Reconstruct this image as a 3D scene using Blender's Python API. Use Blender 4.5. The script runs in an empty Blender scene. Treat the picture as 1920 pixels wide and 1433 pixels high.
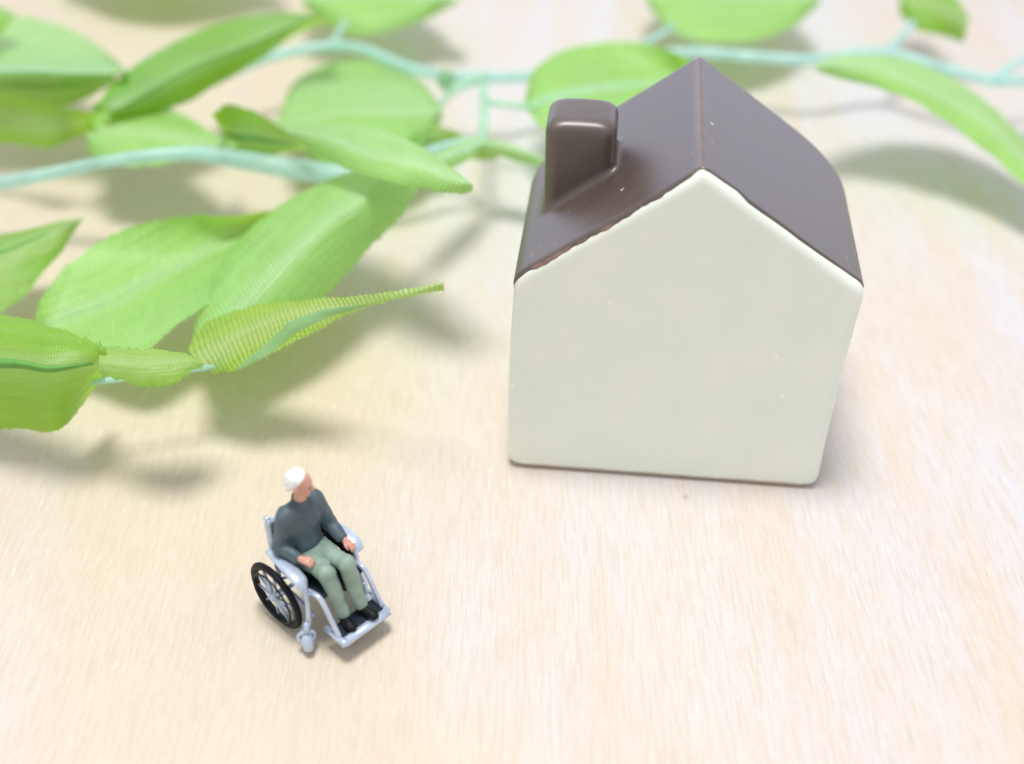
import bpy, math, random
import numpy as np
from mathutils import Vector, Matrix

# One Blender unit is one centimetre of the real tabletop scene.
random.seed(7)
rng = np.random.default_rng(7)
SC = bpy.context.scene
COL = SC.collection

# ------------------------------------------------------------------ camera
PITCH, ROLL, FPX, HC = 0.67356, 0.00687, 2350.0, 11.071
fw = np.array([0, math.cos(PITCH), -math.sin(PITCH)])
rt0 = np.array([1.0, 0, 0]); up0 = np.cross(rt0, fw)
rt = math.cos(ROLL) * rt0 + math.sin(ROLL) * up0
up = -math.sin(ROLL) * rt0 + math.cos(ROLL) * up0
CAM = np.array([0, 0, HC])
cd = bpy.data.cameras.new('camera'); cam = bpy.data.objects.new('camera', cd); COL.objects.link(cam)
cam.matrix_world = Matrix(((rt[0], up[0], -fw[0], 0), (rt[1], up[1], -fw[1], 0), (rt[2], up[2], -fw[2], HC), (0, 0, 0, 1)))
cd.sensor_width = 36; cd.lens = 36 * FPX / 1920; cd.clip_start = 0.1; cd.clip_end = 1000
cd.dof.use_dof = True; cd.dof.focus_distance = 14.6; cd.dof.aperture_fstop = 0.118; cd.dof.aperture_blades = 0
SC.camera = cam

# ------------------------------------------------------------------ light
world = bpy.data.worlds.new('World'); SC.world = world; world.use_nodes = True
bg = world.node_tree.nodes['Background']
bg.inputs[0].default_value = (0.97, 0.98, 1.0, 1); bg.inputs[1].default_value = 0.52

def area(name, loc, target, power, sx, sy=None, color=(1, 1, 1)):
    l = bpy.data.lights.new(name, 'AREA'); l.energy = power; l.color = color
    l.shape = 'DISK' if sy is None else 'RECTANGLE'; l.size = sx
    if sy: l.size_y = sy
    o = bpy.data.objects.new(name, l); COL.objects.link(o); o.location = loc
    o.rotation_euler = (Vector(target) - Vector(loc)).to_track_quat('-Z', 'Y').to_euler()
    return o
area('ceiling_lamp', (-3.5, 12, 60), (0, 13, 0), 24500, 18, color=(1.0, 0.985, 0.975))
area('window_light', (4, 95, 17), (4, 0, 17), 14500, 170, 34, (0.54, 0.66, 1.0))

vs = SC.view_settings; vs.view_transform = 'Standard'; vs.look = 'None'; vs.gamma = 1; vs.exposure = 0.33
SC.render.resolution_x = 1024; SC.render.resolution_y = 764
SC.cycles.max_bounces = 10; SC.cycles.transparent_max_bounces = 8

# ------------------------------------------------------------------ helpers
def at(px, py, z):
    "point at height z above the table seen at a pixel of the 1920 px wide photograph"
    d = fw + (px - 960) / FPX * rt - (py - 716.5) / FPX * up
    return CAM + d * ((z - HC) / d[2])

def link(o, parent=None):
    COL.objects.link(o)
    if parent is not None: o.parent = parent
    return o

def mesh_obj(name, V, F, mat, parent=None, smooth=True, uv=None):
    me = bpy.data.meshes.new(name)
    me.from_pydata([tuple(map(float, v)) for v in V], [], [tuple(map(int, f)) for f in F])
    if uv is not None:
        l = me.uv_layers.new(name='UVMap'); idx = np.zeros(len(me.loops), dtype=np.int32)
        me.loops.foreach_get('vertex_index', idx)
        l.data.foreach_set('uv', np.asarray(uv, dtype=np.float32)[idx].ravel())
    me.update()
    if smooth: me.polygons.foreach_set('use_smooth', [True] * len(me.polygons))
    if mat is not None: me.materials.append(mat)
    return link(bpy.data.objects.new(name, me), parent)

def empty(name, loc, rz=0, parent=None):
    o = bpy.data.objects.new(name, None); o.location = loc; o.rotation_euler = (0, 0, rz)
    o.empty_display_size = 0.3
    return link(o, parent)

def tag(o, label=None, cat=None, kind=None, group=None):
    if label: o['label'] = label
    if cat: o['category'] = cat
    if kind: o['kind'] = kind
    if group: o['group'] = group
    return o

class MB:
    "collects shapes into one mesh"
    def __init__(s): s.V = []; s.F = []
    def add(s, V, F):
        n = len(s.V); s.V += [tuple(v) for v in V]; s.F += [tuple(i + n for i in f) for f in F]
    def box(s, c, size, R=None, bev=0.12):
        # bevelled box: every corner cut into three vertices
        hx, hy, hz = [a / 2 for a in size]; b = bev * min(hx, hy, hz) * 2
        V = []
        for sx in (-1, 1):
            for sy in (-1, 1):
                for sz in (-1, 1):
                    V += [(sx * (hx - b), sy * (hy - b), sz * hz), (sx * (hx - b), sy * hy, sz * (hz - b)), (sx * hx, sy * (hy - b), sz * (hz - b))]
        import itertools
        import bmesh
        bm = bmesh.new()
        for v in V:
            p = Vector(v)
            if R is not None: p = R @ p
            bm.verts.new(p + Vector(c))
        bmesh.ops.convex_hull(bm, input=bm.verts)
        bm.verts.ensure_lookup_table(); bm.verts.index_update()
        s.add([tuple(v.co) for v in bm.verts], [[v.index for v in f.verts] for f in bm.faces]); bm.free()
    def tube(s, pts, r, n=10, closed=False, caps=True, sub=6, sx=1.0, sy=1.0):
        P = np.array(pts, float)
        R = np.array(r if hasattr(r, '__len__') else [r] * len(P), float)
        if sub > 1 and len(P) > 2:
            P, R = crom(P, sub, closed), crom(R[:, None], sub, closed)[:, 0]
        m = len(P); V = []; N = None
        for i in range(m):
            a = P[(i - 1) % m] if (i or closed) else P[0]
            b = P[(i + 1) % m] if (i < m - 1 or closed) else P[-1]
            t = b - a; t /= np.linalg.norm(t) + 1e-12
            if N is None:
                h = np.array([0, 0, 1.0]) if abs(t[2]) < .9 else np.array([1.0, 0, 0])
                N = h
            N = N - t * (N @ t); N /= np.linalg.norm(N)
            B = np.cross(t, N)
            for k in range(n):
                q = 2 * math.pi * k / n
                V.append(P[i] + R[i] * (sx * math.cos(q) * N + sy * math.sin(q) * B))
        F = []
        for i in range(m if closed else m - 1):
            j = (i + 1) % m
            for k in range(n):
                l = (k + 1) % n
                F.append((i * n + k, j * n + k, j * n + l, i * n + l))
        if caps and not closed:
            F.append(tuple(range(n))); F.append(tuple((m - 1) * n + k for k in reversed(range(n))))
        s.add(V, F)
    def build(s, name, mat, parent=None, smooth=True):
        return mesh_obj(name, s.V, s.F, mat, parent, smooth)

def crom(P, sub, closed=False):
    P = np.asarray(P, float); n = len(P); out = []
    rngi = range(n if closed else n - 1)
    for i in rngi:
        if closed: a, b, c, d = P[(i - 1) % n], P[i], P[(i + 1) % n], P[(i + 2) % n]
        else:
            b, c = P[i], P[i + 1]
            a = P[i - 1] if i else 2 * b - c
            d = P[i + 2] if i + 2 < n else 2 * c - b
        for k in range(sub):
            t = k / sub
            out.append(.5 * ((2 * b) + (c - a) * t + (2 * a - 5 * b + 4 * c - d) * t * t + (3 * b - a - 3 * c + d) * t ** 3))
    if not closed: out.append(P[-1])
    return np.array(out)

def resample(P, n):
    "n points evenly along a smooth curve through P"
    Q = crom(P, 24); s = np.r_[0, np.cumsum(np.linalg.norm(np.diff(Q, axis=0), axis=1))]
    t = np.linspace(0, s[-1], n)
    return np.stack([np.interp(t, s, Q[:, k]) for k in range(Q.shape[1])], 1)

# --- signed distance fields meshed with surface nets
def smin(a, b, k):
    h = np.clip(.5 + .5 * (b - a) / k, 0, 1); return b + (a - b) * h - k * h * (1 - h)
def smax(a, b, k): return -smin(-a, -b, k)
def cap(P, a, b, ra, rb):
    a = np.array(a, np.float32); b = np.array(b, np.float32); ab = b - a; pa = P - a
    t = np.clip((pa @ ab) / (ab @ ab + 1e-12), 0, 1)
    return np.linalg.norm(pa - t[:, None] * ab, axis=1) - (ra + (rb - ra) * t)
def ell(P, c, r, R=None):
    q = P - np.array(c, np.float32)
    if R is not None: q = q @ np.array(R, np.float32)
    r = np.array(r, np.float32); k0 = np.linalg.norm(q / r, axis=1); k1 = np.linalg.norm(q / (r * r), axis=1)
    return k0 * (k0 - 1) / np.maximum(k1, 1e-9)

def nets(f, lo, hi, h, B=8):
    lo = np.array(lo, float); n = [int(math.ceil((hi[i] - lo[i]) / h / B)) * B + 1 for i in range(3)]
    cx = [np.arange(0, n[i], B) for i in range(3)]
    ctr = np.stack(np.meshgrid(*[(c[:-1] + B / 2) for c in cx], indexing='ij'), -1).reshape(-1, 3)
    dv = f((lo + ctr * h).astype(np.float32))
    V = np.ones(n, np.float32) * 10
    sgn = dv.reshape([len(c) - 1 for c in cx])
    V[:-1, :-1, :-1] = np.repeat(np.repeat(np.repeat(sgn, B, 0), B, 1), B, 2)
    act = np.where(np.abs(dv) < h * B * 1.25)[0]
    g = np.stack(np.meshgrid(*[np.arange(B + 1)] * 3, indexing='ij'), -1).reshape(-1, 3)
    base = (ctr[act] - B / 2).astype(int)
    for s in range(0, len(base), 400):
        I = (base[s:s + 400, None, :] + g[None]).reshape(-1, 3)
        V[I[:, 0], I[:, 1], I[:, 2]] = f((lo + I * h).astype(np.float32))
    S = V < 0
    c = np.zeros([k - 1 for k in n], np.int8)
    for dx in (0, 1):
        for dy in (0, 1):
            for dz in (0, 1):
                c += S[dx:n[0] - 1 + dx, dy:n[1] - 1 + dy, dz:n[2] - 1 + dz]
    cell = np.argwhere((c > 0) & (c < 8))
    idx = -np.ones(c.shape, np.int64); idx[tuple(cell.T)] = np.arange(len(cell))
    acc = np.zeros((len(cell), 3)); cnt = np.zeros(len(cell))
    for ax in range(3):
        o1, o2 = [a for a in range(3) if a != ax]
        for u in (0, 1):
            for v in (0, 1):
                p = cell.copy(); p[:, o1] += u; p[:, o2] += v
                q = p.copy(); q[:, ax] += 1
                a = V[tuple(p.T)]; b = V[tuple(q.T)]; m = (a < 0) != (b < 0)
                t = np.where(m, a / np.where(m, a - b, 1), 0)
                pt = p.astype(float); pt[:, ax] += t
                acc[m] += pt[m]; cnt[m] += 1
    P = lo + acc / cnt[:, None] * h
    F = []
    for ax in range(3):
        o1, o2 = (ax + 1) % 3, (ax + 2) % 3
        sl0 = [slice(None)] * 3; sl1 = [slice(None)] * 3
        sl0[ax] = slice(0, -1); sl1[ax] = slice(1, None)
        e = S[tuple(sl0)] != S[tuple(sl1)]
        E = np.argwhere(e); E = E[(E[:, o1] > 0) & (E[:, o2] > 0) & (E[:, o1] < n[o1] - 1) & (E[:, o2] < n[o2] - 1)]
        inside = S[tuple(E.T)]
        a = E.copy(); b = E.copy(); b[:, o1] -= 1; d = E.copy(); d[:, o2] -= 1; cc = b.copy(); cc[:, o2] -= 1
        q = np.stack([idx[tuple(a.T)], idx[tuple(b.T)], idx[tuple(cc.T)], idx[tuple(d.T)]], 1)
        q[~inside] = q[~inside][:, ::-1]
        F.append(q)
    F = np.concatenate(F); F = F[(F >= 0).all(1)]
    # two Newton steps on to the true surface
    for _ in range(2):
        Q = P.astype(np.float32); d0 = f(Q); e = h * .5; G = np.zeros_like(Q)
        for k in range(3):
            w = np.zeros(3, np.float32); w[k] = e; G[:, k] = (f(Q + w) - f(Q - w)) / (2 * e)
        stp = np.clip(d0 / np.maximum((G * G).sum(1), .1), -h * .5, h * .5)
        P = P - stp[:, None] * G
    return P, F

def fast_obj(name, P, F, mat, parent=None):
    me = bpy.data.meshes.new(name); nv, nf = len(P), len(F)
    me.vertices.add(nv); me.vertices.foreach_set('co', np.asarray(P, np.float32).ravel())
    me.loops.add(nf * 4); me.loops.foreach_set('vertex_index', np.asarray(F, np.int32).ravel())
    me.polygons.add(nf); me.polygons.foreach_set('loop_start', np.arange(0, nf * 4, 4, dtype=np.int32))
    me.polygons.foreach_set('use_smooth', np.ones(nf, bool))
    me.update(calc_edges=True); me.validate()
    me.materials.append(mat)
    return link(bpy.data.objects.new(name, me), parent)

def sub_mesh(P, F, keep):
    F = F[keep]; u, inv = np.unique(F, return_inverse=True)
    return P[u], inv.reshape(F.shape)

def vnoise(P, freq, seed=0, octv=2):
    "smooth value noise on points (any dimension up to 3)"
    P = np.asarray(P, float) * freq + seed * 17.3; out = 0; amp = 1
    for o in range(octv):
        i = np.floor(P).astype(np.int64); fr = P - i; fr = fr * fr * (3 - 2 * fr)
        acc = 0
        for c in np.ndindex(*([2] * P.shape[1])):
            w = 1; hsh = np.int64(0)
            for k, ck in enumerate(c):
                w = w * (fr[:, k] if ck else 1 - fr[:, k])
                hsh = hsh + (i[:, k] + ck) * (73856093, 19349663, 83492791)[k]
            v = (np.sin((hsh % 100003) * 12.9898 + o) * 43758.5453) % 1.0
            acc = acc + w * v
        out = out + amp * (acc * 2 - 1); amp *= .5; P = P * 2.03
    return out

# ------------------------------------------------------------------ materials
class NT:
    def __init__(s, name):
        s.m = bpy.data.materials.new(name); s.m.use_nodes = True; s.t = s.m.node_tree
        s.b = s.t.nodes['Principled BSDF']; s.out = s.t.nodes['Material Output']
    def n(s, typ, **kw):
        o = s.t.nodes.new(typ)
        for k, v in kw.items():
            if k.startswith('i_'): o.inputs[k[2:].replace('_', ' ')].default_value = v
            else: setattr(o, k, v)
        return o
    def l(s, a, b): s.t.links.new(a, b)
    def ramp(s, fac, stops):
        r = s.n('ShaderNodeValToRGB'); e = r.color_ramp.elements
        while len(e) < len(stops): e.new(.5)
        for x, (p, c) in zip(e, stops):
            x.position = p; x.color = (*c, 1) if len(c) == 3 else c
        s.l(fac, r.inputs[0]); return r.outputs[0]
    def math(s, op, a, b=None, c=None):
        m = s.n('ShaderNodeMath', operation=op)
        for i, x in enumerate((a, b, c)):
            if x is None: continue
            if isinstance(x, (int, float)): m.inputs[i].default_value = x
            else: s.l(x, m.inputs[i])
        return m.outputs[0]
    def mix(s, fac, a, b, blend='MIX'):
        m = s.n('ShaderNodeMix', data_type='RGBA', blend_type=blend)
        for i, x in ((0, fac), (6, a), (7, b)):
            if isinstance(x, (int, float)): m.inputs[i].default_value = x
            elif isinstance(x, tuple): m.inputs[i].default_value = (*x, 1)
            else: s.l(x, m.inputs[i])
        return m.outputs[2]
    def noise(s, vec, scale, detail=3, rough=.5, dist=0):
        o = s.n('ShaderNodeTexNoise'); o.inputs['Scale'].default_value = scale; o.inputs['Detail'].default_value = detail
        o.inputs['Roughness'].default_value = rough; o.inputs['Distortion'].default_value = dist
        if vec is not None: s.l(vec, o.inputs['Vector'])
        return o.outputs['Fac']
    def coord(s, kind='Object', scale=(1, 1, 1), rot=(0, 0, 0)):
        t = s.n('ShaderNodeTexCoord'); m = s.n('ShaderNodeMapping')
        m.inputs['Scale'].default_value = scale; m.inputs['Rotation'].default_value = rot
        s.l(t.outputs[kind], m.inputs['Vector']); return m.outputs[0]
    def bump(s, h, strength, dist=.01):
        b = s.n('ShaderNodeBump'); b.inputs['Strength'].default_value = strength; b.inputs['Distance'].default_value = dist
        s.l(h, b.inputs['Height']); return b.outputs[0]
    def set(s, **kw):
        names = dict(col='Base Color', rough='Roughness', metal='Metallic', spec='Specular IOR Level', ior='IOR', coat='Coat Weight',
                     coatr='Coat Roughness', sss='Subsurface Weight', trans='Transmission Weight', normal='Normal', sheen='Sheen Weight', alpha='Alpha', coatior='Coat IOR', sssr='Subsurface Scale')
        for k, v in kw.items():
            i = s.b.inputs[names[k]]
            if isinstance(v, tuple): i.default_value = (*v, 1)
            elif isinstance(v, (int, float)): i.default_value = v
            else: s.l(v, i)
        return s.m

def mat_wood():
    t = NT('pale_wood'); c = t.coord('Object')
    sx = t.n('ShaderNodeSeparateXYZ'); t.l(c, sx.inputs[0])
    big = t.math('ADD', t.noise(t.coord('Object', (.16, .07, .1)), 1.0, 2, .5, .6), t.math('ADD', t.math('MULTIPLY', sx.outputs[0], .026), t.math('MULTIPLY', t.math('SUBTRACT', sx.outputs[1], 12.0), .006)))  # tint of the light put into the wood: warm left, cooler right and far
    mid = t.noise(t.coord('Object', (1.0, .10, .3), (0, 0, math.radians(-7))), 1.0, 4, .6, .5)
    fine = t.noise(t.coord('Object', (26, 1.6, 1), (0, 0, math.radians(3))), 1.0, 3, .6, .3)
    pore = t.noise(t.coord('Object', (30, 4.5, 1), (0, 0, math.radians(4))), 1.0, 2, .5)
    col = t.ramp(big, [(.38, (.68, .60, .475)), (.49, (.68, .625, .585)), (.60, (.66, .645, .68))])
    col = t.mix(t.ramp(mid, [(.42, (0, 0, 0)), (.68, (.75, .75, .75))]), col, (.69, .565, .45))
    col = t.mix(t.ramp(fine, [(.30, (.55, .55, .55)), (.56, (0, 0, 0))]), col, (.58, .49, .375))
    col = t.mix(t.ramp(pore, [(.56, (0, 0, 0)), (.76, (.30, .30, .30))]), col, (.86, .84, .80))
    spk = t.n('ShaderNodeTexVoronoi', feature='F1'); spk.inputs['Scale'].default_value = .55; t.l(t.coord('Object'), spk.inputs['Vector'])
    col = t.mix(t.ramp(spk.outputs['Distance'], [(.0, (.5, .5, .5)), (.035, (0, 0, 0))]), col, (.55, .40, .25))
    kx, ky, _ = at(1285, 932, 0)
    dv = t.n('ShaderNodeVectorMath', operation='DISTANCE'); t.l(c, dv.inputs[0]); dv.inputs[1].default_value = (kx, ky, 0)
    col = t.mix(t.ramp(dv.outputs['Value'], [(.0, (.55, .55, .55)), (.03, (.4, .4, .4)), (.06, (0, 0, 0))]), col, (.42, .28, .17))   # a small brown fleck in the wood
    return t.set(col=col, rough=.55, spec=.35, normal=t.bump(fine, .25, .01))

def mat_wall():
    t = NT('pale_glaze'); c = t.coord('Object')
    a = t.noise(c, 1.3, 2); f = t.noise(c, 40, 2)
    col = t.ramp(a, [(.35, (.815, .88, .785)), (.65, (.86, .90, .81))])
    v = t.n('ShaderNodeTexVoronoi'); v.inputs['Scale'].default_value = 1.9; t.l(c, v.inputs['Vector'])
    col = t.mix(t.ramp(v.outputs['Distance'], [(.0, (1, 1, 1)), (.045, (1, 1, 1)), (.06, (0, 0, 0))]), col,
                t.ramp(t.noise(c, .9, 0), [(.5, (.97, .97, .95)), (.52, (.5, .47, .38))]))
    g = t.n('ShaderNodeNewGeometry')
    sep = t.n('ShaderNodeSeparateXYZ'); t.l(c, sep.inputs[0])
    base_shade = t.math('MULTIPLY', t.math('SUBTRACT', .10, t.math('ADD', sep.outputs[2], t.math('MULTIPLY', t.math('SUBTRACT', t.noise(c, 5, 2), .5), .05))), 60)
    fc = t.n('ShaderNodeClamp'); t.l(base_shade, fc.inputs[0])
    col = t.mix(t.math('MULTIPLY', fc.outputs[0], .7), col, (.42, .30, .17))   # contact shade along the base, painted in as brown
    return t.set(col=col, rough=.38, spec=.5, coat=.5, coatr=.16, normal=t.bump(t.math('ADD', t.math('MULTIPLY', a, 4), f), .22, .015))

def mat_roof():
    t = NT('brown_glaze'); c = t.coord('Object')
    a = t.noise(c, 2.2, 3); f = t.noise(c, 30, 3)
    col = t.ramp(a, [(.35, (.062, .039, .031)), (.7, (.088, .056, .044))])
    scr = t.noise(t.coord('Object', (6, 1.2, 3), (.4, .6, .5)), 2.2, 3, .6)
    col = t.mix(t.ramp(scr, [(.68, (0, 0, 0)), (.74, (.22, .22, .22))]), col, (.45, .40, .38))
    sp = t.n('ShaderNodeSeparateXYZ'); t.l(c, sp.inputs[0])
    wr = t.noise(c, 3.5, 3, .65)
    edge = t.ramp(t.math('ADD', sp.outputs[1], t.math('MULTIPLY', t.math('SUBTRACT', wr, .5), .09)), [(.0, (.75, .75, .75)), (.022, (.6, .6, .6)), (.04, (0, 0, 0))])
    col = t.mix(edge, col, (.36, .20, .14))                          # thin worn glaze along the gable edge
    rdg = t.ramp(t.math('ADD', t.math('ABSOLUTE', sp.outputs[0]), t.math('MULTIPLY', t.math('SUBTRACT', wr, .5), .12)), [(.0, (.5, .5, .5)), (.03, (.3, .3, .3)), (.08, (0, 0, 0))])
    col = t.mix(rdg, col, (.22, .155, .13))
    v = t.n('ShaderNodeTexVoronoi'); v.inputs['Scale'].default_value = 1.7; t.l(c, v.inputs['Vector'])
    col = t.mix(t.ramp(v.outputs['Distance'], [(.0, (.6, .6, .6)), (.04, (.6, .6, .6)), (.055, (0, 0, 0))]), col, (.6, .55, .5))
    rg = t.math('ADD', .34, t.math('MULTIPLY', a, .14))
    return t.set(col=col, rough=.5, spec=.5, coat=1.0, coatr=rg, coatior=1.7, normal=t.bump(t.math('ADD', t.math('MULTIPLY', a, 2), t.math('MULTIPLY', f, .4)), .10, .015))

def mat_leaf(name, top, under, period=.045, ribs=.5, trans=.45, ribmix=.25):
    t = NT(name)
    tc = t.n('ShaderNodeUVMap'); sep = t.n('ShaderNodeSeparateXYZ'); t.l(tc.outputs[0], sep.inputs[0])
    c = t.coord('Object')
    wob = t.noise(tc.outputs[0], 3.0, 2)
    x = t.math('ADD', sep.outputs[0], t.math('MULTIPLY', sep.outputs[1], .28))
    x = t.math('ADD', x, t.math('MULTIPLY', wob, .10))
    w = t.math('SINE', t.math('MULTIPLY', x, 2 * math.pi / period))
    w = t.math('MULTIPLY_ADD', w, .5, .5)
    thr = t.n('ShaderNodeMapping'); thr.inputs['Scale'].default_value = (6, 60, 1); t.l(tc.outputs[0], thr.inputs['Vector'])
    wv = t.noise(thr.outputs[0], 1.0, 2)
    blot = t.noise(c, 1.1, 2)
    tone = t.ramp(blot, [(.3, tuple(v * .90 for v in top)), (.7, tuple(min(1, v * 1.06) for v in top))])
    dk = tuple(v * q for v, q in zip(top, (.62, .70, .45)))
    col = t.mix(t.math('MULTIPLY', w, ribmix), tone, dk)
    col = t.mix(t.math('MULTIPLY', wv, .18), col, (.75, .9, .55))
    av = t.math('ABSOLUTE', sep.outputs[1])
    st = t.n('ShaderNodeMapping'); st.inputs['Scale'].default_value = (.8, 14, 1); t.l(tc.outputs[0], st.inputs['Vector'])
    sheen_band = t.math('MULTIPLY', t.math('SUBTRACT', 1.0, t.math('MULTIPLY', av, 3.2)), t.math('ADD', .35, t.noise(st.outputs[0], 1.0, 3, .6)))
    vc = t.n('ShaderNodeClamp'); t.l(sheen_band, vc.inputs[0])
    col = t.mix(t.math('MULTIPLY', vc.outputs[0], .60), col, tuple(min(1, v * .5 + .45) for v in top))  # whitish sheen along the midline, painted into the leaf colour
    crs = t.noise(st.outputs[0], .55, 4, .65, .4)
    col = t.mix(t.ramp(crs, [(.30, (.55, .55, .55)), (.48, (0, 0, 0))]), col, dk)
    col = t.mix(t.ramp(crs, [(.56, (0, 0, 0)), (.75, (.5, .5, .5))]), col, tuple(min(1, v * .6 + .35) for v in top))
    pre = t.bump(crs, .55, .06)
    bmp = t.bump(t.math('ADD', t.math('MULTIPLY', w, -1), t.math('MULTIPLY', wv, .4)), ribs, period * .25)
    t.l(pre, bmp.node.inputs['Normal'])
    t.set(col=col, rough=.32, spec=.7, coat=.2, coatr=.3, normal=bmp, sheen=0.0)
    tr = t.n('ShaderNodeBsdfTranslucent'); t.l(t.mix(.8, col, under), tr.inputs[0]); t.l(bmp, tr.inputs['Normal'])
    ms = t.n('ShaderNodeMixShader'); ms.inputs[0].default_value = trans
    t.l(t.b.outputs[0], ms.inputs[1]); t.l(tr.outputs[0], ms.inputs[2]); t.l(ms.outputs[0], t.out.inputs[0])
    return t.m

def mat_stem(name='stem_plastic', col=(.60, .83, .80)):
    t = NT(name); c = t.coord('Object'); a = t.noise(c, 3, 2)
    cc = t.ramp(a, [(.3, col), (.7, tuple(min(1, v * 1.15 + .03) for v in col))])
    t.set(col=cc, rough=.28, spec=.6, coat=.3, coatr=.2, normal=t.bump(t.noise(c, 5, 3), .6, .06))
    tr = t.n('ShaderNodeBsdfTranslucent'); t.l(cc, tr.inputs[0])
    ms = t.n('ShaderNodeMixShader'); ms.inputs[0].default_value = .45
    t.l(t.b.outputs[0], ms.inputs[1]); t.l(tr.outputs[0], ms.inputs[2])
    cl = t.n('ShaderNodeBsdfTransparent'); cl.inputs[0].default_value = (.86, .96, .93, 1)        # milky, partly clear plastic
    m2 = t.n('ShaderNodeMixShader'); t.l(t.math('MULTIPLY', t.noise(c, 2.2, 3), .55), m2.inputs[0])
    t.l(ms.outputs[0], m2.inputs[1]); t.l(cl.outputs[0], m2.inputs[2]); t.l(m2.outputs[0], t.out.inputs[0])
    return t.m

def mat_paint(name, col, rough=.5, metal=0, var=.12, bump=.15, spec=.5, fs=14):
    t = NT(name); c = t.coord('Object'); a = t.noise(c, 5, 3); f = t.noise(c, fs, 3)
    cc = t.ramp(a, [(.3, tuple(v * (1 - var) for v in col)), (.7, tuple(min(1, v * (1 + var)) for v in col))])
    return t.set(col=cc, rough=rough, metal=metal, spec=spec, normal=t.bump(f, bump, .012))

M = dict(
    wood=mat_wood(), wall=mat_wall(), roof=mat_roof(),
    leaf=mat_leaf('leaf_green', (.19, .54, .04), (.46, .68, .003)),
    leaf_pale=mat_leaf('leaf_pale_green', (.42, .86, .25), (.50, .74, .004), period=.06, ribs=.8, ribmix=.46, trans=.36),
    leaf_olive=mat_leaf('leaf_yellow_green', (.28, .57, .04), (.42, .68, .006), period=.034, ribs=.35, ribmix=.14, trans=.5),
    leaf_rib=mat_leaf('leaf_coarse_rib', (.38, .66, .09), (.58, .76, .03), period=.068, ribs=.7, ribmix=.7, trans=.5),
    thread=mat_stem('thread_fibre', (.52, .72, .16)), stem=mat_stem(), rib=mat_stem('midrib_plastic', (.38, .62, .36)), covered=mat_paint('covered_midrib', (.15, .38, .08), .7, 0, .1, .3, .2), palerib=mat_paint('pale_midrib', (.42, .80, .27), .5, 0, .1, .3), branch=mat_stem('pale_branch_plastic', (.58, .84, .66)),
    silver=mat_paint('silver_paint', (.55, .64, .80), .30, .35, .10, .3),
    black=mat_paint('black_paint', (.006, .007, .010), .5, 0, .2, .2, .2),
    navy=mat_paint('dark_paint', (.012, .022, .035), .5, 0, .2, .2, .25),
    skin=mat_paint('skin_paint', (.66, .36, .27), .5, 0, .10, .15),
    hair=mat_paint('white_paint', (.86, .88, .88), .5, 0, .04, .3),
    sweater=mat_paint('slate_paint', (.080, .118, .142), .5, 0, .18, .3),
    trousers=mat_paint('sage_paint', (.28, .385, .32), .55, 0, .12, .3),
    eye=mat_paint('eye_paint', (.05, .03, .03), .4), lip=mat_paint('lip_paint', (.50, .19, .16), .5),
)

# ------------------------------------------------------------------ table
tb = MB(); tb.V = [(-45, -6, 0), (45, -6, 0), (45, 75, 0), (-45, 75, 0), (-45, -6, -2), (45, -6, -2), (45, 75, -2), (-45, 75, -2)]
tb.F = [(0, 1, 2, 3), (7, 6, 5, 4), (0, 4, 5, 1), (1, 5, 6, 2), (2, 6, 7, 3), (3, 7, 4, 0)]
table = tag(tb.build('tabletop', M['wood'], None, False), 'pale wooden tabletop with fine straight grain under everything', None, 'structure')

# ------------------------------------------------------------------ ceramic house
HX, HY, HYAW, HE, HA, HD = 2.0075, 11.914, -.0994, 2.95, 4.46, 3.02
house = tag(empty('toy_house', (HX, HY, 0), HYAW), 'pale ceramic toy house with glossy brown roof and chimney on the wooden table', 'toy house')
SLL = (HA - HE) / 2.0
def d_house(P, chim=True):
    x, y, z = P[:, 0], P[:, 1], P[:, 2]
    x = x + .03 * np.sin(z * 1.1) + .075 * np.clip(1 - z / 3, 0, 1)                 # hand-made, slightly bulging sides
    k = 1 / math.sqrt(1 + SLL ** 2)
    rl = (z - HA - SLL * x) * k
    hr = .10; sr = (HA - HE - hr) / 2.0; kr = 1 / math.sqrt(1 + sr ** 2)
    rr = (z - HA + sr * x) * kr
    roof = smax(rl, rr, .035)
    side = np.maximum(x - 2.0, -x - 2.0)
    side = smax(side, y - HD, .70)
    prof = smax(side, roof, .13)
    prof = smax(prof, -z, .22)
    d = smax(prof, -y - .03 + .01 * z, .13)
    return d, rl, rr
CX0, CX1, CY0, CY1, CZ = -1.77, -.93, 1.15, 1.94, 4.33
def d_chim(P):
    x, y, z = P[:, 0], P[:, 1], P[:, 2]
    cx, cy = (CX0 + CX1) / 2, (CY0 + CY1) / 2
    a = smax(np.abs(x - cx) - (CX1 - CX0) / 2, np.abs(y - cy) - (CY1 - CY0) / 2, .16)
    a = smax(a, z - CZ - .03 * np.cos((x - cx) * 3), .17)
    return smax(a, 2.5 - z, .05)
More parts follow.
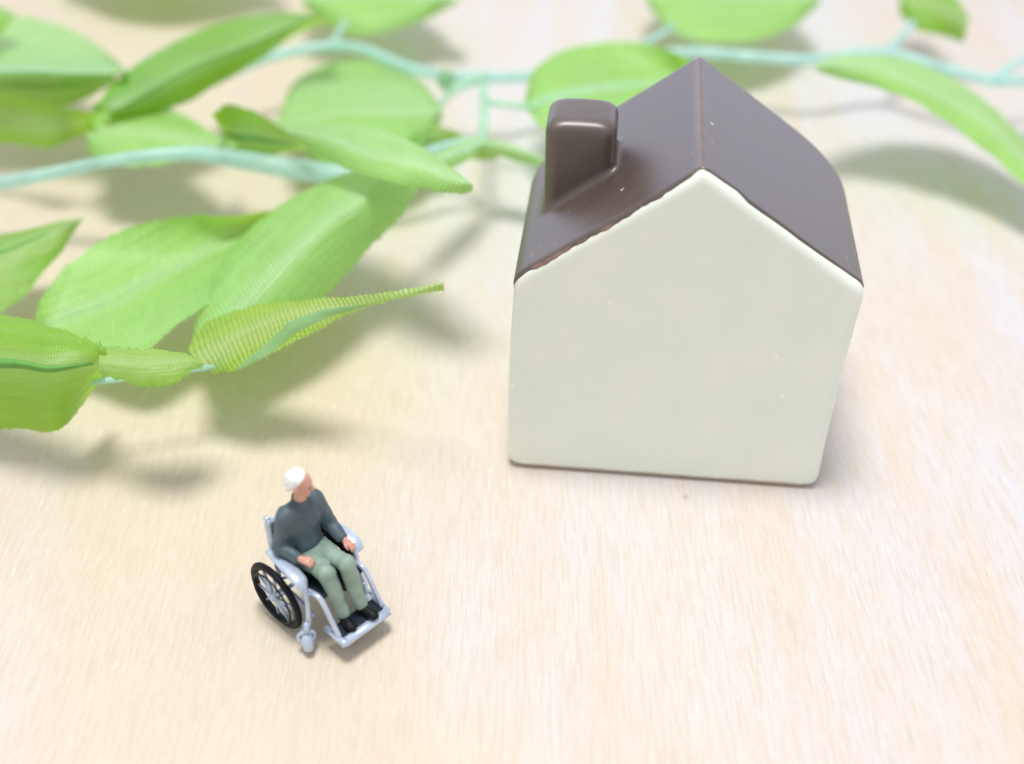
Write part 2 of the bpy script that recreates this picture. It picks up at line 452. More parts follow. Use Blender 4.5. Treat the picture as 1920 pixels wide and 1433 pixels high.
def roofness(P):
    "positive on the glazed roof, negative on the wall; the border wanders like a hand-dipped glaze line"
    x, y, z = P[:, 0], P[:, 1], P[:, 2]
    k = 1 / math.sqrt(1 + SLL ** 2)
    depth = -np.maximum((z - HA - SLL * x), (z - HA + (SLL - .05) * x)) * k
    back = y
    n = vnoise(np.stack([x, z], 1), 3.2, 3, 2) * .022 + vnoise(np.stack([x, z], 1), 1.3, 5, 1) * .02
    thr = np.interp(x, [-2, -.35, -.1, .1, .42, .55, 1.4, 1.75, 2.1], [.03, .012, -.02, -.10, -.12, -.075, -.075, -.11, -.15]) + n * np.where(x > 0, .5, .9)
    thr = thr + (x < -.3) * vnoise(np.stack([x, z], 1), 10, 8, 2) * .016
    front = thr - (depth - back)                    # >0 roof side
    eave = .13 + .5 * n - depth * 1.0 - np.maximum(0, np.abs(x) - 1.99) * 0
    return np.where(depth > .35, -1, np.minimum(front, np.where(y > .2, .16 - depth + n, front)))
def sdf_all(P):
    d, rl, rr = d_house(P)
    m = np.clip(roofness(P) / .03, 0, 1)
    d = d - .016 * m                                # thickness of the roof glaze
    return smin(d, d_chim(P), .11)
Pv, Fv = nets(sdf_all, (-2.3, -.3, -.1), (2.3, 3.3, 4.7), .024)
isr0 = roofness(Pv[Fv].mean(1)) > 0
sh = np.intersect1d(np.unique(Fv[isr0]), np.unique(Fv[~isr0])); Q0 = Pv[sh].copy(); Q = Q0.copy()
for _ in range(4):
    r0 = roofness(Q); G = np.stack([(roofness(Q + e) - roofness(Q - e)) / .012 for e in np.eye(3) * .006], 1)
    N_ = np.stack([(sdf_all(Q + e) - sdf_all(Q - e)) / .02 for e in np.eye(3) * .01], 1); N_ /= np.linalg.norm(N_, axis=1)[:, None] + 1e-9
    G -= N_ * (G * N_).sum(1)[:, None]
    Q = Q - G * np.clip(r0 / np.maximum((G * G).sum(1), .2), -.012, .012)[:, None]
    Dq = Q - Q0; L_ = np.linalg.norm(Dq, axis=1)[:, None]; Q = Q0 + Dq * np.minimum(1, .020 / np.maximum(L_, 1e-9))
Pv[sh] = Q
ctr = Pv[Fv].mean(1)
isroof = isr0
chd = d_chim(ctr.astype(np.float32))
ischim = (chd < .055) & (ctr[:, 2] > 2.9) & (ctr[:, 0] > CX0 - .2) & (ctr[:, 0] < CX1 + .2)
p, q = sub_mesh(Pv, Fv, ~isroof & ~ischim); fast_obj('wall', p, q, M['wall'], house)
p, q = sub_mesh(Pv, Fv, isroof & ~ischim); roof = fast_obj('roof', p, q, M['roof'], house)
p, q = sub_mesh(Pv, Fv, ischim); fast_obj('chimney', p, q, M['roof'], roof)

# ------------------------------------------------------------------ wheelchair
PHI = math.radians(44)
CHP = (-2.31, 9.788, 0)
chair = tag(empty('wheelchair', CHP, -PHI), 'tiny silver wheelchair with black spoked wheels carrying the seated figure', 'wheelchair')
# chair frame: +x forward, +y to the sitter's left, z up
def wheel(y, x=0.0, zc=.435, tilt=0.0):
    w = empty('rear_wheel', (x, y, zc), 0, chair); w.rotation_euler = (tilt, 0, 0)
    ring = lambda r, n=40: [(r * math.cos(2 * math.pi * i / n), 0, r * math.sin(2 * math.pi * i / n)) for i in range(n)]
    b = MB(); b.tube(ring(.392), .047, 10, True, sub=1, sx=1.0, sy=.85); b.build('tyre', M['black'], w)
    b = MB(); b.tube(ring(.350), .014, 8, True, sub=1); b.build('rim', M['navy'], w)
    b = MB(); b.tube([(0, -.06, 0), (0, .09, 0)], .045, 12); b.tube([(0, -.075, 0), (0, -.055, 0)], .028, 10); b.build('hub', M['silver'], w)
    for i in range(10):
        a = 2 * math.pi * i / 10 + .2
        b = MB(); s = .22 if i % 2 else -.22
        b.tube([(.03 * math.cos(a + s * 3), -.02, .03 * math.sin(a + s * 3)), (.35 * math.cos(a), 0, .35 * math.sin(a))], [.026, .015], 6)
        b.build('spoke', M['silver'], w)
    o = .045 if y > 0 else -.045
    b = MB(); b.tube([(p_[0] * 1, p_[1] + o * 1.4, p_[2]) for p_ in ring(.325)], .012, 8, True, sub=1); b.build('hand_rim', M['navy'], w)
    return w
wheel(-.45, tilt=.04); wheel(.36, tilt=-.03)

fr = MB()
for s in (-1, 1):
    y = .31 * s
    t = .026
    fr.tube([(-.14, y, 1.42), (-.13, y, 1.10), (-.12, y, .80), (-.10, y, .45)], t)                     # back post
    fr.tube([(-.20, y, 1.415), (-.14, y, 1.425)], t * 1.1)                                              # push handle
    fr.tube([(-.10, y, .45), (.2, y, .44), (.52, y * 1.1, .42)], t)                                    # bottom rail
    fr.tube([(-.12, y, .72), (.30, y, .73), (.50, y, .77)], t)                                         # seat rail
    fr.tube([(.50, y, .77), (.62, y, .79), (.68, y + .01, .72), (.78, y + .03, .48), (.87, y + .04, .30)], t * 1.2)             # front hanger
    yo = y * 1.22 if s < 0 else y * 1.1
    fr.tube([(.47, yo, .92), (.50, yo, .64), (.54, yo * 1.12, .36)], t * 1.3)                           # outer front post
    fr.tube([(.48, yo, .74), (.50, y, .76)], t)
fr.tube([(-.13, -.31, .50), (.45, .31, .70)], .018); fr.tube([(.45, -.31, .70), (-.13, .31, .50)], .018)
fr.tube([(0, -.44, .435), (0, .36, .435)], .026)
fr.tube([(-.10, -.31, .47), (0, -.31, .435)], .03); fr.tube([(-.10, .31, .47), (0, .31, .435)], .03)
fr.build('frame', M['silver'], chair)
for s in (-1, 1):
    y = .345 * s
    b = MB()
    b.tube([(-.17, y * .95, .93), (-.12, y * 1.0, .97), (.06, y * 1.06, .99), (.28, y * 1.10, .98), (.43, y * 1.12, .95), (.48, y * 1.14, .88)],
           [.042, .054, .064, .070, .066, .048], 12, sx=.6, sy=1.3)
    b.build('armrest', M['silver'], chair)
    b = MB(); b.box((.16, y, .84), (.52, .02, .18), bev=.2); b.build('side_guard', M['navy'], chair, False)
b = MB(); b.box((.25, 0, .725), (.76, .62, .05), bev=.3); b.build('seat', M['navy'], chair, False)
b = MB(); b.box((-.15, 0, 1.10), (.075, .70, .60), Matrix.Rotation(-.03, 3, 'Y'), bev=.3); b.build('backrest', M['silver'], chair, False)
b = MB()
c4 = [(.66, -.29, .30), (.95, -.28, .275), (.95, .36, .275), (.70, .37, .30)]
b.tube([c4[0], c4[1]], .040); b.tube([c4[1], c4[2]], .050, sx=.8, sy=1.2); b.tube([c4[2], c4[3]], .035); b.tube([(c4[1][0], -.31, .275), (c4[1][0], -.24, .275)], .045)
b.build('footrest', M['silver'], chair)
b = MB(); b.box((.82, .04, .285), (.25, .60, .03), bev=.3); b.build('footplate', M['navy'], chair, False)
for s in (-1, 1):
    yy = -.47 if s < 0 else .37
    ca = empty('caster', (.53, yy, .150), 0, chair); ca.rotation_euler = (0, 0, -.5)
    b = MB(); n = 24
    b.tube([(.088 * math.cos(2 * math.pi * i / n), 0, .088 * math.sin(2 * math.pi * i / n)) for i in range(n)], .062, 10, True, sub=1)
    b.tube([(0, -.075, 0), (0, .075, 0)], .075, 14); b.build('caster_wheel', M['silver'], ca)
    b = MB(); b.tube([(.0, -.085, 0), (.01, -.08, .11), (.03, 0, .16), (.01, .08, .11), (0, .085, 0)], .024, 8)
    b.tube([(.03, 0, .14), (.035, .02 * (1 if s < 0 else 0), .30)], .036, 10); b.build('fork', M['silver'], ca)

# ------------------------------------------------------------------ seated person
pers = tag(empty('person', CHP, -PHI), 'seated person with white hair, slate sweater and sage green trousers, forearms on the armrests', 'person')
ZS = .80   # hips
hip = (.08, 0, .90); J = dict(
    waist=(.06, 0, 1.10), chest=(.02, 0, 1.40), neckb=(.03, 0, 1.62), neckt=(.07, 0, 1.74), headc=(.07, 0, 1.90),
    shR=(.02, -.215, 1.52), shL=(.02, .210, 1.51), elR=(.0, -.31, 1.13), elL=(.08, .30, 1.12),
    wrR=(.27, -.26, 1.09), wrL=(.33, .31, 1.02), hipR=(.10, -.11, .87), hipL=(.10, .11, .87),
    knR=(.55, -.12, .97), knL=(.63, .10, 1.0), anR=(.70, -.075, .40), anL=(.76, .135, .42))
HR = Matrix.Rotation(.72, 3, 'Z') @ Matrix.Rotation(.16, 3, 'Y')     # head turned a little to its left and tipped down
HRn = np.array(HR)
hc = np.array(J['headc'])
def hp(x, y, z): return hc + HRn @ np.array([x, y, z])
def d_head(P):
    d = ell(P, hp(-.015, 0, .045), (.135, .112, .135), HRn)
    d = smin(d, ell(P, hp(.045, 0, -.045), (.085, .082, .115), HRn), .05)
    d = smin(d, cap(P, hp(.095, 0, -.125), hp(.07, 0, -.12), .032, .045), .04)       # chin
    d = smin(d, cap(P, hp(.115, 0, .02), hp(.155, 0, -.04), .012, .024), .025)        # nose
    d = smin(d, cap(P, hp(.108, -.05, .030), hp(.108, .05, .030), .018, .018), .02)   # brow
    for s in (-1, 1):
        d = smax(d, -ell(P, hp(.128, .044 * s, .006), (.016, .022, .014), HRn), .012) # eye socket
        d = smin(d, ell(P, hp(.100, .045 * s, -.040), (.030, .028, .026), HRn), .03)  # cheek
        d = smin(d, ell(P, hp(-.005, .118 * s, -.015), (.030, .014, .042), HRn), .012) # ear
    d = smin(d, cap(P, hp(.125, -.022, -.082), hp(.125, .022, -.082), .008, .008), .012)
    return d
def d_hand(P, w, fdir, up_, side):
    "palm, four bent fingers of different lengths and a thumb; side = direction towards the thumb"
    w = np.array(w, float); f = np.array(fdir, float); f /= np.linalg.norm(f)
    u = np.array(up_, float); u -= f * (u @ f); u /= np.linalg.norm(u); s = np.array(side, float); s -= f * (s @ f) + u * (s @ u); s /= np.linalg.norm(s)
    pt = lambda a, b, c: w + f * a + s * b + u * c
    d = cap(P, pt(-.03, 0, 0), pt(.03, 0, .005), .036, .036)
    for k in (-.026, -.009, .009, .026):
        d = smin(d, cap(P, pt(.02, k * .8, 0), pt(.085, k, .004), .020, .018), .012)
    for k, L in zip((-.033, -.011, .011, .033), (.045, .060, .065, .055)):
        a = pt(.085, k, .004); m_ = pt(.085 + L * .6, k * 1.08, -.012); e_ = pt(.085 + L * .95, k * 1.08, -.038)
        d = np.minimum(d, smin(cap(P, a, m_, .0125, .0115), cap(P, m_, e_, .0115, .0095), .006))
    d = smin(d, smin(cap(P, pt(.01, .028, -.004), pt(.055, .056, -.014), .018, .014), cap(P, pt(.055, .056, -.014), pt(.10, .055, -.028), .0135, .0105), .006), .010)
    return d
def d_arms(P, r):
    d = None
    for s in 'RL':
        q = smin(cap(P, J['sh' + s], J['el' + s], r[0], r[1]), cap(P, J['el' + s], J['wr' + s], r[1], r[2]), .03)
        d = q if d is None else np.minimum(d, q)
    return d
def d_legs(P, r):
    d = None
    for s in 'RL':
        q = smin(cap(P, J['hip' + s], J['kn' + s], r[0], r[1]), cap(P, J['kn' + s], J['an' + s], r[1] * .98, r[2]), .03)
        d = q if d is None else smin(d, q, .02)
    return d
def d_torso(P, g=0.0):
    d = smin(ell(P, (.04, 0, 1.02), (.155 + g, .20 + g, .20 + g)), ell(P, (.03, 0, 1.33), (.145 + g, .225 + g, .27 + g)), .08)
    d = smin(d, cap(P, (.02, -.17, 1.53), (.02, .17, 1.53), .085 + g, .085 + g), .09)
    return d
def d_body(P):
    d = smin(d_head(P), cap(P, J['neckb'], J['neckt'], .075, .070), .03)
    d = smin(d, d_torso(P, -.03), .05)
    d = smin(d, d_arms(P, (.055, .045, .032)), .04)
    d = smin(d, d_legs(P, (.09, .07, .04)), .04)
    fR = (.95, .42, -.10); fL = (.97, .10, -.22)
    d = smin(d, d_hand(P, np.array(J['wrR']) + .03 * np.array(fR), fR, (-.1, -.35, 1), (0, 1, 0.2)), .012)
    d = smin(d, d_hand(P, np.array(J['wrL']) + .03 * np.array(fL), fL, (0.1, .25, 1), (0, -1, 0)), .012)
    return d
def folds(P, f, a, seed=1): return vnoise(P * np.array([1.0, 1.0, .7]), f, seed, 2) * a
def d_sweater(P):
    d = smin(d_torso(P, .012), d_arms(P, (.100, .085, .062)), .05)
    d = smax(d, .93 - P[:, 2] + .25 * (P[:, 0] - .05), .02)
    d = smin(d, np.maximum(cap(P, (.03, 0, 1.60), (.055, 0, 1.70), .098, .082), P[:, 2] - 1.70 + .25 * P[:, 0]), .02)  # collar
    for s, f in (('R', (.95, .42, -.10)), ('L', (.97, .1, -.22))):
        w = np.array(J['wr' + s]); e = np.array(J['el' + s]); t = (w - e) / np.linalg.norm(w - e)
        cut = (P - w) @ t.astype(np.float32)
        near = np.linalg.norm(P - w, axis=1) < .12
        d = np.where(near, smax(d, cut, .012), d)
    return d + folds(P, 8, .014)
def d_trouser(P):
    d = d_legs(P, (.120, .098, .080))
    d = smin(d, ell(P, (.09, 0, .92), (.17, .21, .13)), .05)
    for s in 'RL':
        a = np.array(J['an' + s]); k_ = np.array(J['kn' + s]); t = (a - k_) / np.linalg.norm(a - k_)
        near = np.linalg.norm(P - a, axis=1) < .15
        d = np.where(near, smax(d, (P - a) @ t.astype(np.float32) - .055, .012), d)
    d = smax(d, .760 - P[:, 2] - np.where(P[:, 0] > .45, 10, 0), .01)
    return d + folds(P, 7, .013, 4)
def d_shoe(P, s):
    a = np.array(J['an' + s])
    yo = -.03 if s == 'R' else .03
    d = smin(cap(P, a + (-.01, 0, -.045), a + (.14, yo, -.062), .058, .052), ell(P, a + (.15, yo, -.060), (.095, .066, .048)), .03)
    d = smin(d, cap(P, a + (0, 0, 0), a + (0, 0, -.04), .050, .052), .02)
    return smax(d, (a[2] - .105) - P[:, 2], .01)
def d_hair(P):
    q = (P - hc.astype(np.float32)) @ HRn.astype(np.float32)
    sh = smin(ell(P, hp(-.018, 0, .045), (.140, .118, .139), HRn), ell(P, hp(-.055, 0, -.02), (.10, .108, .105), HRn), .04)
    line = q[:, 0] * 1.0 - .030 - (q[:, 2] - .10) * .62 + 0.25 * np.maximum(0, -q[:, 2])      # receding hairline, falls back past the ear
    d = smax(sh, line, .02)
    d = smax(d, -.115 - q[:, 2], .02)
    return d + vnoise(P, 26, 2, 2) * .009
lo, hi = (-.25, -.50, .35), (1.15, .50, 2.12)
Pb, Fb = nets(d_body, lo, hi, .0085); fast_obj('body', Pb, Fb, M['skin'], pers)
Pb, Fb = nets(d_sweater, lo, hi, .010); fast_obj('sweater', Pb, Fb, M['sweater'], pers)
Pb, Fb = nets(d_trouser, lo, hi, .010); fast_obj('trousers', Pb, Fb, M['trousers'], pers)
for s in 'RL':
    a = J['an' + s]; Pb, Fb = nets(lambda P: d_shoe(P, s), (a[0] - .1, a[1] - .12, a[2] - .16), (a[0] + .27, a[1] + .12, a[2] + .08), .008)
    fast_obj('shoe', Pb, Fb, M['black'], pers)
Pb, Fb = nets(d_hair, (hc[0] - .22, hc[1] - .22, hc[2] - .2), (hc[0] + .22, hc[1] + .22, hc[2] + .24), .008); fast_obj('hair', Pb, Fb, M['hair'], pers)
for s in (-1, 1):
    c_ = hp(.122, .044 * s, .006)
    Pb, Fb = nets(lambda P: ell(P, c_, (.010, .015, .0075), HRn), c_ - .03, c_ + .03, .004); fast_obj('eye', Pb, Fb, M['eye'], pers)
c_ = hp(.132, 0, -.082)
Pb, Fb = nets(lambda P: ell(P, c_, (.008, .030, .006), HRn), c_ - .04, c_ + .04, .004); fast_obj('mouth', Pb, Fb, M['lip'], pers)

# ------------------------------------------------------------------ leaf garland
vine = tag(empty('leaf_garland', (-4, 16, 0)), 'artificial leaf garland with green fabric leaves on a turquoise plastic stem beside the toy house', 'leaf garland')
VO = np.array([-4, 16, 0.])

def zprof(z, n):
    z = np.atleast_1d(np.array(z, float))
    if len(z) == 1: return np.full(n, z[0])
    return resample(np.stack([np.linspace(0, 1, len(z)), z], 1), n)[:, 1] if len(z) > 2 else np.linspace(z[0], z[1], n)

def leaf(A, B, zA, zM, zB, mat='leaf', rib=1, fray=.5, n=90, m=18, ridge=0.0, seed=0, ribw=.045, ribspan=(0.0, .85), mid=.5, ribmat='rib', ribv=None, ribprof=(1, 1, .8, .3)):
    """fabric leaf between two long edges A and B (both from base to tip), heights along each edge and along the middle"""
    a = resample(np.array(A, float), n); b = resample(np.array(B, float), n)
    za, zm, zb = zprof(zA, n), zprof(zM, n), zprof(zB, n)
    pa = np.array([at(x, y, z) for (x, y), z in zip(a, za)]); pb = np.array([at(x, y, z) for (x, y), z in zip(b, zb)])
    mm = a * (1 - mid) + b * mid
    pm = np.array([at(x, y, z) for (x, y), z in zip(mm, zm)])
    r = np.random.default_rng(100 + seed)
    tooth = np.abs(r.normal(0, .013, (2, n))) * fray * 1.3
    tooth = tooth + .014 * np.stack([np.interp(np.arange(n), np.arange(0, n + 6, 6), r.normal(0, 1, len(np.arange(0, n + 6, 6)))) for _ in (0, 1)]) * (fray > .25)
    V = []; UV = []
    ulen = np.r_[0, np.cumsum(np.linalg.norm(np.diff(pm, axis=0), axis=1))]
    for i in range(n):
        w = np.linalg.norm(pb[i] - pa[i]) + 1e-6
        oa = (pa[i] - pm[i]); oa /= np.linalg.norm(oa) + 1e-9; ob = (pb[i] - pm[i]); ob /= np.linalg.norm(ob) + 1e-9
        A_ = pa[i] + oa * tooth[0, i]; B_ = pb[i] + ob * tooth[1, i]
        for j in range(m + 1):
            v = j / m
            if v < .5: t = v * 2; p_ = A_ * (1 - t) + pm[i] * t
            else: t = v * 2 - 1; p_ = pm[i] * (1 - t) + B_ * t
            # soften the crease into a rounded fold
            q = A_ * (1 - v) ** 2 + 2 * v * (1 - v) * (2 * pm[i] - .5 * (A_ + B_)) + B_ * v * v
            p_ = p_ * .55 + q * .45
            p_ = p_ + np.array([0, 0, .030 * math.sin(ulen[i] * 2.3 + seed) * math.sin(v * 5 + seed)])
            V.append(p_ - VO); UV.append((ulen[i], (v - .5) * w))
    F = [(i * (m + 1) + j, (i + 1) * (m + 1) + j, (i + 1) * (m + 1) + j + 1, i * (m + 1) + j + 1) for i in range(n - 1) for j in range(m)]
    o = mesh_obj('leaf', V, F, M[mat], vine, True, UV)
    Vn = np.array(V).reshape(n, m + 1, 3)
    if rib:
        i0, i1 = int(ribspan[0] * (n - 1)), int(ribspan[1] * (n - 1)); rows = list(range(i0, i1 + 1, 2)); K = 6
        rv_ = np.array(ribv if ribv is not None else [(0, .5), (1, .5)], float); RV = []
        for q, i in enumerate(rows):
            u_ = q / (len(rows) - 1); v = np.interp(u_, rv_[:, 0], rv_[:, 1]) * m
            w_ = ribw * np.interp(u_, [0, .15, .55, 1], ribprof)
            cl = np.linalg.norm(np.diff(Vn[i], axis=0), axis=1).sum() / m + 1e-6      # column width
            ip = min(i + 1, n - 1)
            smp = lambda vv, r_: np.array([np.interp(np.clip(vv, 0, m), np.arange(m + 1), Vn[r_][:, k]) for k in range(3)])
            ctr_ = smp(v, i); cross = smp(v + .6, i) - smp(v - .6, i); alo = Vn[ip, m // 2] - Vn[ip - 1, m // 2]
            nn = np.cross(cross, alo); nn /= np.linalg.norm(nn) + 1e-9
            if nn @ (CAM - VO - ctr_) < 0: nn = -nn
            nn = nn * rib
            for k in range(K + 1):
                sgn = k / K * 2 - 1
                RV.append(smp(v + sgn * w_ / cl, i) + (cross / (np.linalg.norm(cross) + 1e-9)) * 0 + nn * (.006 + .12 * w_ * (1 - sgn * sgn)))
        RF = [(a_ * (K + 1) + k, (a_ + 1) * (K + 1) + k, (a_ + 1) * (K + 1) + k + 1, a_ * (K + 1) + k + 1) for a_ in range(len(rows) - 1) for k in range(K)]
        mesh_obj('midrib', RV, RF, M[ribmat], o)
    if fray > 0:     # loose threads along the cut edges
        fb = MB(); cnt = int(45 * fray)
        for k in range(cnt):
            i = int(r.integers(2, n - 2)); sd = int(r.integers(0, 2)); e = Vn[i, 0 if sd == 0 else m]; inn = Vn[i, 2 if sd == 0 else m - 2]
            dr = e - inn; dr /= np.linalg.norm(dr) + 1e-9; L = r.uniform(.012, .032) * (1 + (r.random() < .10) * 1.5)
            tg = Vn[i + 1, 0 if sd == 0 else m] - e; tg /= np.linalg.norm(tg) + 1e-9
            q1 = e + dr * L * .5 + tg * r.normal(0, .012); q2 = e + dr * L + tg * r.normal(0, .03) + np.array([0, 0, r.normal(0, .012)])
            fb.tube([e - dr * .01, q1, q2], [.0055, .0045, .003], 4, sub=1)
        fo = fb.build('loose_threads', M['thread'], o); fo['kind'] = 'stuff'
    return o

def stem(pts, r, mat='stem', name='stem'):
    bb = MB(); P = [at(x, y, z) - VO for x, y, z in pts]
    P = np.array(P)
    bb.tube(P, r, 12, sub=10); return bb.build(name, M[mat], vine)

# --- lower left group
leaf([(-110, 560), (-40, 585), (60, 600), (130, 622), (200, 655)], [(-110, 800), (-40, 806), (40, 803), (112, 806), (190, 712)],
     (1.7, 2.0, 2.0), (1.65, 1.85, 1.8), (.6, .5, .9), 'leaf_olive', 1, 1.0, seed=1, ribspan=(0, .93), ribw=.11, mid=.42, ribmat='covered')
leaf([(185, 652), (240, 655), (300, 655), (345, 660), (380, 680)], [(185, 700), (225, 712), (275, 722), (330, 712), (380, 684)],
     (1.9, 1.9, 1.8), (1.95, 1.95, 1.8), (1.8, 1.8, 1.8), 'leaf_olive', 0, 1.0, seed=2)
leaf([(65, 612), (85, 555), (150, 480), (240, 432), (340, 408), (430, 406), (505, 395)], [(90, 622), (170, 648), (262, 658), (330, 612), (400, 560), (460, 480), (510, 400)],
     (.95, 1.5, 1.5), (.75, .98, 1.15), (.85, 1.2, 1.25), 'leaf_pale', -1, 1.4, n=120, seed=3, ribw=.05, ribmat='palerib')
leaf([(362, 645), (372, 580), (405, 510), (450, 445), (510, 395), (590, 352), (670, 318)], [(380, 660), (480, 650), (560, 600), (620, 545), (690, 465), (765, 385), (784, 335)],
     (.90, 1.40, 1.8), (1.25, 2.10, 2.2), (.85, 1.25, 1.8), 'leaf_pale', -1, 1.7, seed=4, n=130)
leaf([(356, 664), (372, 622), (430, 585), (520, 565), (610, 562), (710, 556), (832, 528)], [(400, 700), (455, 690), (520, 655), (585, 625), (650, 590), (730, 566), (832, 541)],
     (1.25, 2.1, 2.8), (1.25, 2.05, 2.8), (1.15, 1.9, 2.75), 'leaf_rib', 1, .8, seed=5, n=130, m=24, ribspan=(.10, .70), ribw=.095, ribv=[(0, .98), (.25, .92), (.5, .72), (.75, .6), (1, .62)], ribprof=(.35, .8, 1.1, .25))
stem([(-140, 735, 1.2), (60, 728, 1.2), (180, 716, 1.2), (270, 704, 1.2), (380, 690, 1.2), (440, 688, 1.25)], .04)
leaf([(-80, 450), (-20, 444), (60, 428), (110, 416), (156, 410)], [(-80, 620), (-10, 590), (50, 545), (105, 480), (156, 414)],
     (1.0, 1.2), (1.15, 1.3), (.6, 1.15), 'leaf', 1, .6, seed=6, mid=.25, ribmat='covered', ribw=.05, ribspan=(0, .7))

# --- upper left group
leaf([(-70, 20), (0, 27), (60, 34), (120, 48), (180, 82), (238, 132)], [(-70, 165), (0, 158), (60, 157), (120, 157), (190, 150), (238, 136)],
     (1.3, 1.8), (2.0, 2.2), (1.5, 1.8), 'leaf_pale', 1, .3, seed=7, mid=.80, ribw=.09, ribmat='stem')
leaf([(-60, 150), (20, 152), (100, 154), (170, 150), (218, 144)], [(-60, 190), (20, 195), (90, 202), (150, 190), (218, 158)],
     (1.8, 1.8), (1.3, 1.5), (.9, 1.3), 'leaf', 0, .3, seed=8)
leaf([(-60, -10), (-20, 5), (28, 24)], [(-60, 60), (-20, 75), (26, 32)], (2.3, 2.4), (2.3, 2.4), (2.2, 2.4), 'leaf_olive', 0, .2, n=30, seed=9)
leaf([(-60, 172), (10, 180), (70, 190), (130, 204), (178, 212)], [(-60, 262), (10, 266), (85, 278), (140, 262), (172, 244)],
     (2.0, 1.9), (1.5, 1.6), (1.1, 1.3), 'leaf_olive', 0, .5, seed=10)
leaf([(185, 196), (215, 158), (270, 110), (350, 66), (450, 38), (540, 24), (620, 32)], [(215, 222), (280, 216), (350, 190), (420, 150), (490, 110), (550, 68), (620, 36)],
     (1.9, 2.5), (1.80, 2.4), (1.35, 1.9), 'leaf', 1, .8, seed=11, ribspan=(.08, .85), ribw=.06, ribmat='covered', mid=.58)
leaf([(164, 220), (196, 182), (262, 184), (338, 212), (390, 246), (445, 272)], [(160, 280), (190, 305), (250, 308), (320, 304), (390, 294), (445, 276)],
     (1.3, 1.5), (1.55, 1.5), (1.2, 1.3), 'leaf_pale', 0, .4, seed=12)
leaf([(398, 215), (425, 200), (470, 208), (530, 243), (584, 276)], [(428, 272), (450, 296), (495, 292), (540, 286), (584, 279)],
     (2.2, 1.7), (1.55, 1.62), (1.0, 1.55), 'leaf', 1, .5, seed=13, mid=.6, ribmat='covered', ribw=.05)
leaf([(522, 225), (545, 165), (590, 128), (650, 110), (715, 114), (785, 150), (830, 205)], [(535, 250), (590, 300), (650, 312), (710, 315), (770, 300), (815, 262), (831, 212)],
     (.9, 1.0), (1.4, 1.5), (.95, 1.0), 'leaf_pale', 0, .2, seed=14)
leaf([(512, 224), (575, 228), (650, 232), (725, 248), (790, 276), (845, 312), (888, 344)], [(560, 266), (610, 292), (660, 320), (720, 340), (780, 351), (840, 359), (886, 356)],
     (2.2, 2.6, 2.75), (2.3, 2.9, 2.85), (2.2, 2.7, 2.75), 'leaf_pale', 0, .4, seed=15)
leaf([(770, 262), (800, 238), (835, 242), (874, 256)], [(775, 288), (800, 286), (840, 275), (874, 260)], (1.3, 1.3), (1.1, 1.2), (.8, 1.1), 'leaf_olive', 0, .2, n=30, seed=16)
leaf([(878, 290), (900, 278), (920, 284), (935, 292)], [(880, 297), (900, 301), (920, 300), (935, 296)], (1.1, 1.0), (1.0, .9), (.8, .9), 'leaf', 0, .1, n=24, seed=17)

# --- top and right group
leaf([(562, -10), (600, -60), (700, -80), (800, -50), (850, -10), (862, 0)], [(570, 15), (610, 48), (670, 64), (740, 55), (800, 38), (862, 4)],
     (1.0, 1.4), (1.4, 1.5), (.9, 1.1), 'leaf_pale', 0, .2, seed=18)
leaf([(1205, -30), (1280, -90), (1370, -100), (1460, -80), (1530, -30), (1538, 0)], [(1215, 10), (1255, 52), (1320, 76), (1400, 80), (1480, 52), (1538, 6)],
     (1.1, 1.5), (1.4, 1.5), (1.1, 1.2), 'leaf_pale', 0, .2, seed=19)
leaf([(1680, -40), (1740, -50), (1790, -10), (1818, 34)], [(1688, 30), (1725, 58), (1770, 68), (1806, 82)], (1.6, 1.6), (1.5, 1.5), (1.1, 1.1), 'leaf', 0, .3, n=40, seed=20)
leaf([(984, 190), (1000, 135), (1050, 95), (1120, 80), (1200, 84), (1270, 102), (1330, 140)], [(986, 205), (1020, 245), (1080, 262), (1150, 250), (1220, 225), (1290, 180), (1332, 146)],
     (1.5, 1.8), (1.25, 1.3), (1.3, 1.5), 'leaf_pale', 1, .2, seed=21, ribw=.12, ribspan=(.1, .8), ribmat='branch')
leaf([(1528, 118), (1580, 104), (1650, 104), (1720, 118), (1790, 150), (1860, 200), (1960, 300)], [(1530, 134), (1590, 148), (1650, 165), (1720, 198), (1790, 240), (1860, 290), (1960, 385)],
     (2.2, 1.7, .75), (2.3, 1.95, .95), (2.1, 1.75, .8), 'leaf_pale', 0, .3, seed=22)
# a leaf just above the frame whose shadow enters at the top left
leaf([(100, -120), (180, -170), (300, -180), (430, -140), (520, -100)], [(110, -85), (190, -50), (300, -40), (430, -60), (520, -94)], (1.2, 1.4), (1.5, 1.6), (1.1, 1.3), 'leaf', 0, .1, seed=23)

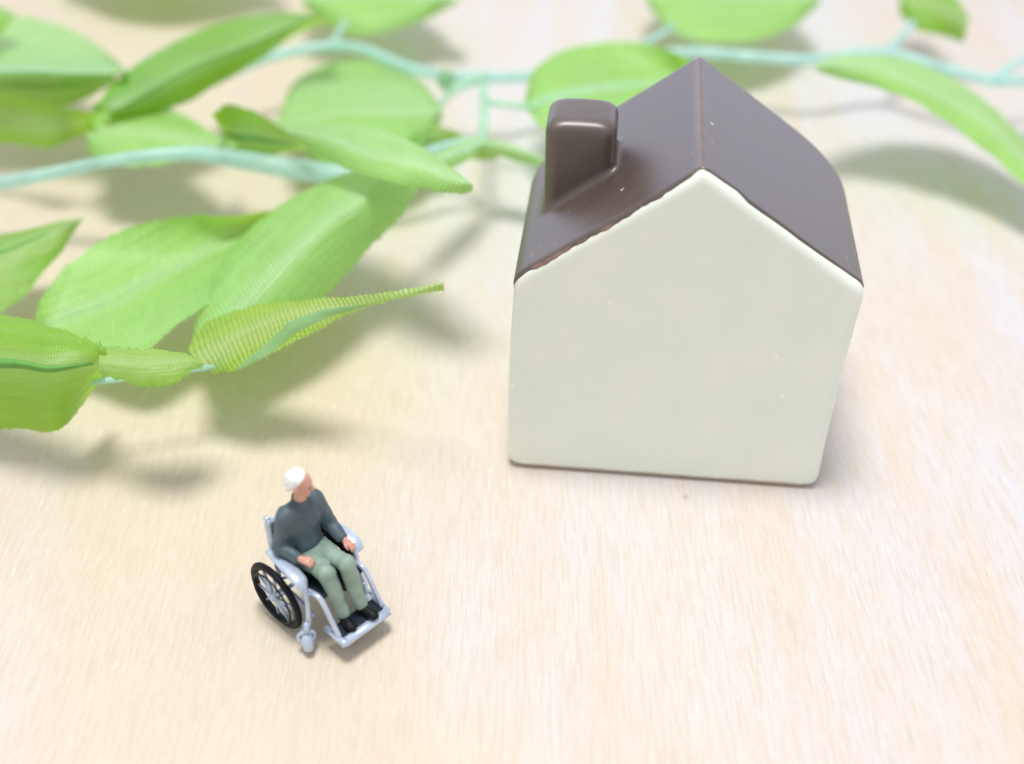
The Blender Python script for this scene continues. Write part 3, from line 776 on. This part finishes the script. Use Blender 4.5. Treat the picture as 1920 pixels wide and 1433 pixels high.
# --- plastic stems
stem([(-160, 350, 1.1), (0, 342, 1.1), (110, 322, 1.35), (220, 300, 1.62), (350, 288, 1.62), (450, 300, 1.3), (560, 318, 1.1), (650, 326, 1.1), (760, 300, 1.2), (840, 272, 1.3), (905, 262, 1.4)],
     [.11, .11, .10, .095, .11, .15, .17, .15, .10, .07, .07])
stem([(300, 200, 1.0), (400, 150, 1.1), (500, 108, 1.2), (600, 88, 1.25), (680, 92, 1.25), (760, 125, 1.25), (840, 142, 1.3), (905, 145, 1.3), (1000, 142, 1.2), (1140, 110, 1.1), (1300, 98, 1.1),
      (1400, 105, 1.15), (1520, 112, 1.2), (1650, 98, 1.2), (1760, 125, 1.2), (1860, 150, 1.2), (1980, 150, 1.2)], .10)
stem([(905, 145, 1.3), (908, 200, 1.35), (905, 265, 1.4)], .075, 'branch')
stem([(820, 205, 1.1), (850, 170, 1.2), (905, 145, 1.3)], [.05, .07, .09], 'branch')
stem([(905, 190, 1.3), (950, 197, 1.3), (1010, 200, 1.3)], .055, 'branch')
stem([(620, 92, 1.25), (632, 66, 1.3), (650, 40, 1.35)], [.07, .06, .05])
stem([(1160, 108, 1.15), (1215, 78, 1.3), (1265, 48, 1.4)], [.07, .06, .05])
stem([(1665, 98, 1.2), (1690, 70, 1.3), (1712, 42, 1.4)], [.085, .08, .07])
stem([(1870, 150, 1.2), (1895, 125, 1.3), (1940, 105, 1.35)], [.09, .08, .07])
leaf([(906, 256, ), (860, 268), (810, 288), (758, 322)], [(906, 274), (880, 298), (830, 318), (762, 332)], (1.5, 2.0), (1.6, 2.1), (1.5, 2.0), 'leaf_pale', 1, .1, n=40, seed=24, ribmat='branch', ribw=.09)
leaf([(900, 262), (940, 264), (985, 280), (1030, 300)], [(900, 275), (940, 292), (985, 305), (1030, 312)], (1.4, 1.2), (1.5, 1.3), (1.3, 1.1), 'leaf_pale', 0, .1, n=40, seed=25)
# small bud beside the upper fork
c_ = at(836, 150, 1.35)
Pb, Fb = nets(lambda P: ell(P, (0, 0, 0), (.16, .16, .20)), (-.25, -.25, -.25), (.25, .25, .25), .03)
bud = fast_obj('bud', Pb, Fb, M['rib'], vine); bud.location = c_ - VO
